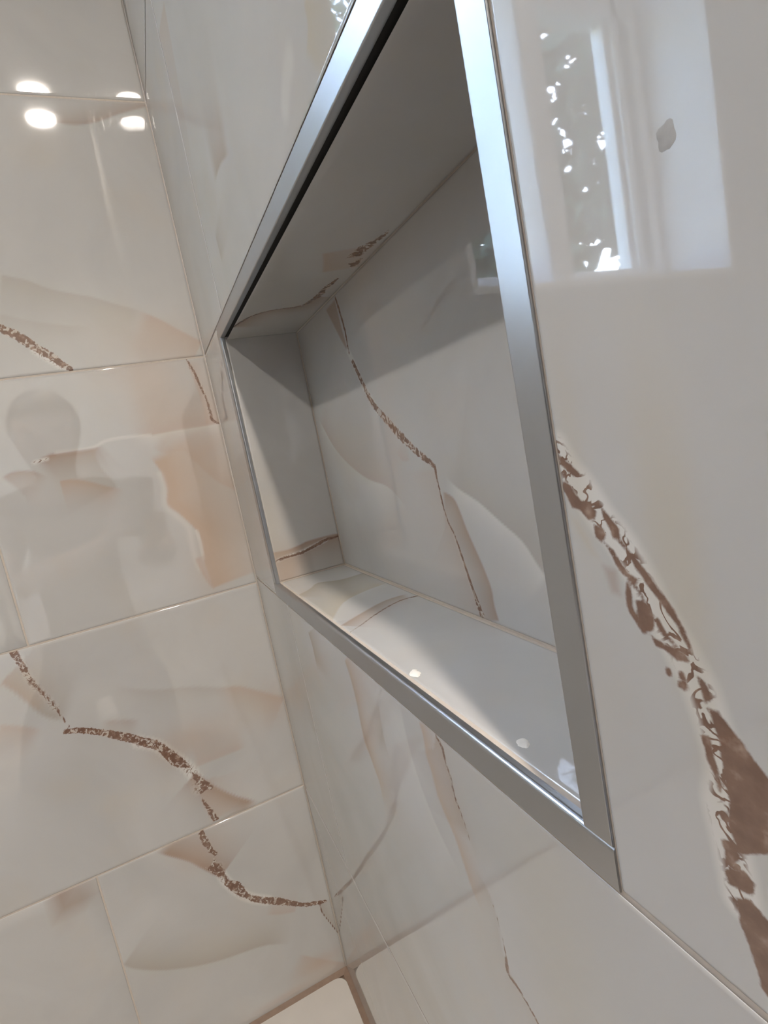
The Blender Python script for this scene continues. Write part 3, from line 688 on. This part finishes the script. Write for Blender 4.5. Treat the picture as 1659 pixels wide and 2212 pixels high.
strip([(FX1-TW, .0042)]+arc(FX1-TW+.0008, YF+.0008, .0008, 180, 270, 4)+arc(FX1-.0005, YF+.0005, .0005, 270, 360, 3)+[(FX1, .0042)], 2, NZ0-.0002, FZ1-.0132)

# ------------------------------------------------------------------ window in the left wall (seen mirrored in the right wall)
win = empty('window_1', (-.08, (WY0+WY1)/2, WZ0)); tag(win, kind='structure')
rv = MB()
rv.box((-.22, WY0-.012, WZ0-.012), (.0016, WY0, WZ1+.012)); rv.box((-.22, WY1, WZ0-.012), (.0016, WY1+.012, WZ1+.012))
rv.box((-.22, WY0, WZ0-.012), (.0016, WY1, WZ0)); rv.box((-.22, WY0, WZ1), (.0016, WY1, WZ1+.012))
adopt(rv.build('window_reveal', WHITE), win)
adopt(MB().box((-.205, -.655, WZ0), (-.012, -.605, WZ1)).build('mullion', WHITE, None, True, .010), win)
def sash(a, b, wl_, wr_):
    """frame, glazing beads and pane of one light between y=a and y=b (a<b)"""
    m = MB()
    m.box((-.205, a, WZ0), (-.140, a+wl_*.40, WZ1)); m.box((-.195, a+wl_*.40, WZ0), (-.172, a+wl_*.58, WZ1))
    m.box((-.195, a+wl_*.58, WZ0), (-.150, a+wl_*.84, WZ1)); m.box((-.195, a+wl_*.84, WZ0), (-.162, a+wl_, WZ1))
    m.box((-.200, b-wr_, WZ0), (-.15, b, WZ1))
    for z0_, z1_, x1_ in ((WZ0, WZ0+.06, -.155), (1.53, 1.57, -.150), (WZ1-.06, WZ1, -.155)):
        m.box((-.198, a, z0_), (x1_, b, z1_))
    adopt(m.build('window_sash', WHITE, None, False, .003), win)
    adopt(MB().box((-.179, a+wl_*.5, WZ0+.03), (-.175, b-wr_*.5, WZ1-.03)).build('window_pane', GLASS), win)
sash(WY0, -.655, .080, .018)
sash(-.605, WY1, .03, .03)

# ------------------------------------------------------------------ ceiling lamps
def downlight(x, y, lens, label):
    e = empty('recessed_light', (x, y, RZ)); tag(e, label, 'ceiling light', 'recessed ceiling lights')
    r = MB(); n_ = 48                       # a short round collar round the recessed lens
    prof = [(.0435, RZ), (.0435, RZ-.019), (.046, RZ-.024), (.066, RZ-.024), (.070, RZ-.018), (.070, RZ)]
    vv = [(x+q*math.cos(2*math.pi*i/n_), y+q*math.sin(2*math.pi*i/n_), z) for q, z in prof for i in range(n_)]
    r.add(vv, [(k*n_+i, k*n_+(i+1) % n_, (k+1)*n_+(i+1) % n_, (k+1)*n_+i) for k in range(5) for i in range(n_)])
    adopt(r.build('trim_ring', WHITE), e)
    d = MB(); d.disc((x, y, RZ-.005), .043, 48); d.f = [q[::-1] for q in d.f]
    o = d.build('lamp_lens', lens); adopt(o, e)
downlight(1.52, -.150, LENS, 'round recessed ceiling light close to the niche wall')
downlight(1.05, -1.12, LENS2, 'round recessed ceiling light out in the middle of the room')

# ------------------------------------------------------------------ garden beyond the window
tag(MB().box((-14, -16, -.62), (-.3, 8, -.55)).build('ground', SOIL), kind='structure')
def tree(x, y, h, rad, leaves, label):
    e = empty('tree', (x, y, -.55)); tag(e, label, 'tree', None)
    m = MB(); segs = [((x, y, -.55), (x+.1, y-.1, h*.55), .14, .09)]
    for i in range(7):
        t = 2*math.pi*i/7; segs.append(((x+.08, y-.08, h*(.3+.04*i)), (x+rad*.6*math.cos(t), y+rad*.6*math.sin(t), h*(.62+.05*i)), .05, .015))
    for a, b, r0, r1 in segs:
        a, b = Vector(a), Vector(b); q = (b-a).to_track_quat('Z', 'Y'); v = []; n = 10
        for c, r in ((a, r0), (b, r1)):
            for i in range(n):
                t = 2*math.pi*i/n; v.append(c+q @ Vector((r*math.cos(t), r*math.sin(t), 0)))
        m.add(v, [(i, (i+1) % n, n+(i+1) % n, n+i) for i in range(n)])
    adopt(m.build('trunk', BARK, None, True), e)
    V, F = [], []
    for i in range(leaves):
        d = rng.normal(size=3); d /= np.linalg.norm(d); k = rng.uniform(.25, 1)**.5
        c = np.array([x, y, h*.62])+d*k*np.array([rad, rad, h*.5])
        a = rng.normal(size=3); a /= np.linalg.norm(a); b = np.cross(a, rng.normal(size=3)); b /= np.linalg.norm(b)
        s_ = rng.uniform(.06, .12); n = len(V)
        V += [c-a*s_, c+b*s_*.45-a*s_*.2, c+a*s_, c-b*s_*.45-a*s_*.2]; F.append((n, n+1, n+2, n+3))
    f = new_obj('foliage', V, F, LEAF); adopt(f, e)
tree(-7.3, -4.0, 7.4, 1.60, 6000, 'tall leafy tree standing farther out in the garden outside the window')
added_hedge = empty('added_hedge', (-3.2, -2.45, -.55))  # garden foliage built as a tall row, added to block direct sky light
tag(added_hedge, 'tall dense foliage just outside the window, an added screen against sky light', 'added_hedge')
V, F = [], []
holes = [(-1.45, 1.34, .20, .10), (-1.30, 1.44, .10, .07), (-1.62, 1.46, .10, .06), (-1.2, 2.9, .10, .12), (-1.55, 2.25, .06, .05), (-1.15, 2.3, .04, .08), (-1.75, 2.6, .05, .05)]
for i in range(17000):
    c = np.array([rng.uniform(-5.6, -.75), -2.45+rng.uniform(-.45, .45)**3*3.2, rng.uniform(-.5, 3.5)])
    if any(((c[0]-hx-(c[1]+2.2)*.95)/rx)**2+((c[2]-hz+(c[1]+2.2)*.3)/rz)**2 < rng.uniform(.5, 1.2) for hx, hz, rx, rz in holes): continue
    a = rng.normal(size=3); a /= np.linalg.norm(a); b = np.cross(a, rng.normal(size=3)); b /= np.linalg.norm(b)
    s_ = rng.uniform(.05, .11); n = len(V)
    V += [c-a*s_, c+b*s_*.5-a*s_*.2, c+a*s_, c-b*s_*.5-a*s_*.2]; F.append((n, n+1, n+2, n+3))
adopt(new_obj('foliage', V, F, LEAF), added_hedge)
st = MB()
for k in range(9): st.prism([(x+.035*math.cos(t*math.pi/4), y+.035*math.sin(t*math.pi/4)) for t in range(8) for x, y in [(-5.4+.58*k, -2.45)]], 2, -.55, 3.1)
adopt(st.build('stems', BARK), added_hedge)

# ------------------------------------------------------------------ the person taking the picture (mirrored faintly in the left wall)
SKINM = noisy(mat('skin', (0.50, 0.33, 0.25), 0.5), 60, .08)
CLOTH = noisy(mat('charcoal_cotton', (0.050, 0.050, 0.056), 0.9), 300, .25)
DENIM = noisy(mat('blue_denim', (0.06, 0.08, 0.13), 0.9), 300, .3)
HAIRM = noisy(mat('dark_hair', (0.028, 0.021, 0.017), 0.55), 200, .4)
EYEM = mat('eye', (0.05, 0.035, 0.03), 0.15)
PHONEM = mat('black_glass', (0.015, 0.015, 0.017), 0.12)

def skin(name, verts, edges, material, parent, sub=2):
    """verts: (x, y, z, r) or (x, y, z, rx, ry); the first one is the root"""
    me = bpy.data.meshes.new(name)
    me.from_pydata([v[:3] for v in verts], edges, [])
    me.materials.append(material)
    o = bpy.data.objects.new(name, me); COL.objects.link(o)
    m = o.modifiers.new('skin', 'SKIN'); m.use_smooth_shade = True
    for i, v in enumerate(verts):
        d = me.skin_vertices[0].data[i]; d.radius = (v[3], v[4] if len(v) > 4 else v[3]); d.use_root = i == 0
    b = o.modifiers.new('sub', 'SUBSURF'); b.levels = sub; b.render_levels = sub
    return adopt(o, parent)

per = empty('person', (1.22, -.37, 0))
tag(per, 'person in a charcoal shirt kneeling back on their heels, photographing with a phone', 'person')
V, E_ = [], []
def chain(pts, start=None):
    """adds a chain of joints, linked to vertex start; returns the index of the last"""
    last = start
    for q in pts:
        V.append(q); n = len(V)-1
        if last is not None: E_.append((last, n))
        last = n
    return last
chain([(1.24, -.37, .25, .110, .13)])
neck = chain([(1.24, -.368, .38, .085, .115), (1.22, -.365, .52, .09, .12), (1.17, -.355, .66, .08, .125), (1.12, -.348, .755, .055, .085)], 0)
hd = chain([(1.085, -.342, .83, .048, .05), (1.060, -.336, .885, .062, .060), (1.052, -.332, .945, .088, .072), (1.058, -.332, 1.01, .088, .074), (1.066, -.332, 1.05, .055, .05)], neck)
chain([(.968, -.330, .945, .016), (.950, -.329, .932, .011)], hd-2)                 # nose
chain([(1.070, -.262, .945, .012, .02), (1.078, -.252, .950, .007, .016)], hd-2)    # ears
chain([(1.070, -.404, .945, .012, .02), (1.078, -.414, .950, .007, .016)], hd-2)
Cc = cam.matrix_world.translation; AX = cam.matrix_world.to_3x3()
def at(r, u, b): return tuple(Cc+AX @ Vector((r, u, b)))
for sgn, sh, el, wr in ((1, (1.13, -.185, .735), (1.02, -.098, .56), at(.012, -.195, .050)),
                        (-1, (1.13, -.520, .735), (.965, -.50, .56), at(-.105, -.165, .055))):
    c = chain([(*sh, .058), (*((np.array(sh)*.5+np.array(el)*.5)), .046), (*el, .038), (*((np.array(el)*.5+np.array(wr)*.5)), .037), (*wr, .026)], neck)
    edge = .020 if sgn > 0 else -.060                      # the side of the phone this hand holds
    palm = chain([(*at(edge+sgn*.010, -.145 if sgn > 0 else -.128, .034), .021, .016), (*at(edge+sgn*.014, -.115 if sgn > 0 else -.100, .022), .022, .015)], c)
    for k in range(4):                                     # four fingers round the edge onto the far side
        h_ = -.135+.019*k + (.015 if sgn < 0 else 0); ln = (.8, .95, 1.0, .9)[k]
        chain([(*at(edge+sgn*.015, h_, .012), .0088), (*at(edge+sgn*.011, h_+.003, -.004), .0080), (*at(edge-sgn*.012*ln, h_+.006, -.009), .0072), (*at(edge-sgn*.026*ln, h_+.008, -.009), .0062)], palm)
    chain([(*at(edge+sgn*.010, -.118, .030), .0105), (*at(edge-sgn*.006, -.098, .0245), .0088), (*at(edge-sgn*.022, -.086, .0225), .0072)], palm-1)   # thumb
for sgn in (1, -1):                                        # thighs forward, shins folded under
    chain([(1.16, -.37+.085*sgn, .22, .085), (.98, -.37+.115*sgn, .165, .075), (.82, -.37+.135*sgn, .085, .055), (.95, -.37+.125*sgn, .055, .050),
           (1.15, -.37+.11*sgn, .055, .045), (1.30, -.37+.10*sgn, .045, .036), (1.36, -.37+.10*sgn, .028, .026), (1.33, -.37+.10*sgn, .016, .016)], 0)
skin('body', V, E_, SKINM, per)
V, E_ = [], []
chain([(1.245, -.37, .27, .150, .172)]); n_ = chain([(1.24, -.368, .40, .125, .160), (1.22, -.365, .53, .130, .165), (1.17, -.355, .67, .118, .165), (1.122, -.348, .758, .075, .11)], 0)
for sh, el in (((1.13, -.180, .735), (1.065, -.132, .63)), ((1.13, -.522, .735), (1.03, -.51, .63))):
    chain([(*sh, .070), (*el, .066)], n_)
skin('shirt', V, E_, CLOTH, per)
V, E_ = [], []
chain([(1.245, -.37, .25, .150, .170)]); chain([(1.243, -.37, .37, .135, .165)], 0); chain([(1.31, -.37, .20, .10, .12)], 0)
for sgn in (1, -1):
    chain([(1.16, -.37+.085*sgn, .22, .098), (.98, -.37+.115*sgn, .165, .088), (.815, -.37+.135*sgn, .085, .068), (.95, -.37+.125*sgn, .060, .060),
           (1.15, -.37+.11*sgn, .060, .058), (1.27, -.37+.10*sgn, .055, .052)], 0)
skin('trousers', V, E_, DENIM, per)
def ball(c, r, nu=28, nv=16, keep=None):
    m = MB(); vv = [(c[0]+r[0]*math.cos(a)*math.cos(b), c[1]+r[1]*math.sin(a)*math.cos(b), c[2]+r[2]*math.sin(b))
                    for b in np.linspace(-math.pi/2, math.pi/2, nv) for a in np.linspace(0, 2*math.pi, nu, endpoint=False)]
    ff = []
    for q in range(nv-1):
        for i in range(nu):
            f = (q*nu+i, q*nu+(i+1) % nu, (q+1)*nu+(i+1) % nu, (q+1)*nu+i)
            if keep is None or keep(np.mean([vv[t] for t in f], axis=0)): ff.append(f)
    return m.add(vv, ff)
hair = ball((1.066, -.332, .990), (.104, .090, .100), keep=lambda p: (p[2] > 1.012 or p[0] > 1.065) and p[2] > .905).build('hair', HAIRM, None, True)
so = hair.modifiers.new('thick', 'SOLIDIFY'); so.thickness = .012; so.offset = -1
adopt(hair, per)
adopt(ball((.985, -.331, .906), (.006, .021, .0055), 16, 9).build('mouth', mat('lips', (0.36, 0.16, 0.13), 0.45), None, True), per)
for sgn in (1, -1):
    bm_ = MB(); n_ = 10
    vv = [(.9705+.009*math.cos(a)*math.cos(b), -.331+.030*sgn+.012*math.sin(a)*math.cos(b), .963+.007*math.sin(b)) for b in np.linspace(-1.5, 1.5, 7) for a in np.linspace(0, 2*math.pi, n_, endpoint=False)]
    bm_.add(vv, [(r*n_+i, r*n_+(i+1) % n_, (r+1)*n_+(i+1) % n_, (r+1)*n_+i) for r in range(6) for i in range(n_)])
    adopt(bm_.build('eye', EYEM, None, True), per)
ph = empty('phone', at(-.020, -.055, .012)); tag(ph, 'black phone held upright in the hands of the kneeling person', 'phone')
pb = MB().box((-.0365, -.074, -.004), (.0365, .074, .004)).build('phone_body', PHONEM, ph, False, .003)
ph.matrix_world = Matrix.Translation(Vector(at(-.020, -.055, .012))) @ AX.to_4x4()

# ------------------------------------------------------------------ small marks
def dab(name, pts_c, ru, rv, plane, m, label, cat, h=.0006, seed=1):
    rr = np.random.default_rng(seed); n = 22; k = 1+.22*rr.normal(size=n)
    k = (k+np.roll(k, 1)+np.roll(k, -1))/3
    V = []; F = []
    for j, (s_, hh) in enumerate(((1, 0), (.8, h*.7), (.4, h))):
        for i in range(n):
            t = 2*math.pi*i/n; V.append((s_*k[i]*ru*math.cos(t), s_*k[i]*rv*math.sin(t), hh))
    for j in range(2):
        for i in range(n): F.append((j*n+i, j*n+(i+1) % n, (j+1)*n+(i+1) % n, (j+1)*n+i))
    F.append(tuple(range(2*n, 3*n)))
    if plane == 'xy': W = V
    else: W = [(a, -c, b) for a, b, c in V]            # on the right wall
    o = new_obj(name, W, F, m, None, True); o.location = pts_c
    return tag(o, label, cat)
dab('residue_speck', (.4640, .0105, NZ0), .0048, .0035, 'xy', SPECK, 'small white speck on the niche shelf at its brightly lit front edge', 'speck', seed=3)
dab('residue_speck', (.5585, .0135, NZ0), .0036, .0026, 'xy', SPECK, 'faint round pale spot on the niche shelf near its right end', 'speck', h=.0003, seed=8)
dab('dried_smudge', (0.6610, 0, 0.8127), .0021, .0027, 'xz', SMUDGE, 'dull grey smudge on the glossy tile over the mirrored window frame', 'smudge', h=.00005, seed=5)
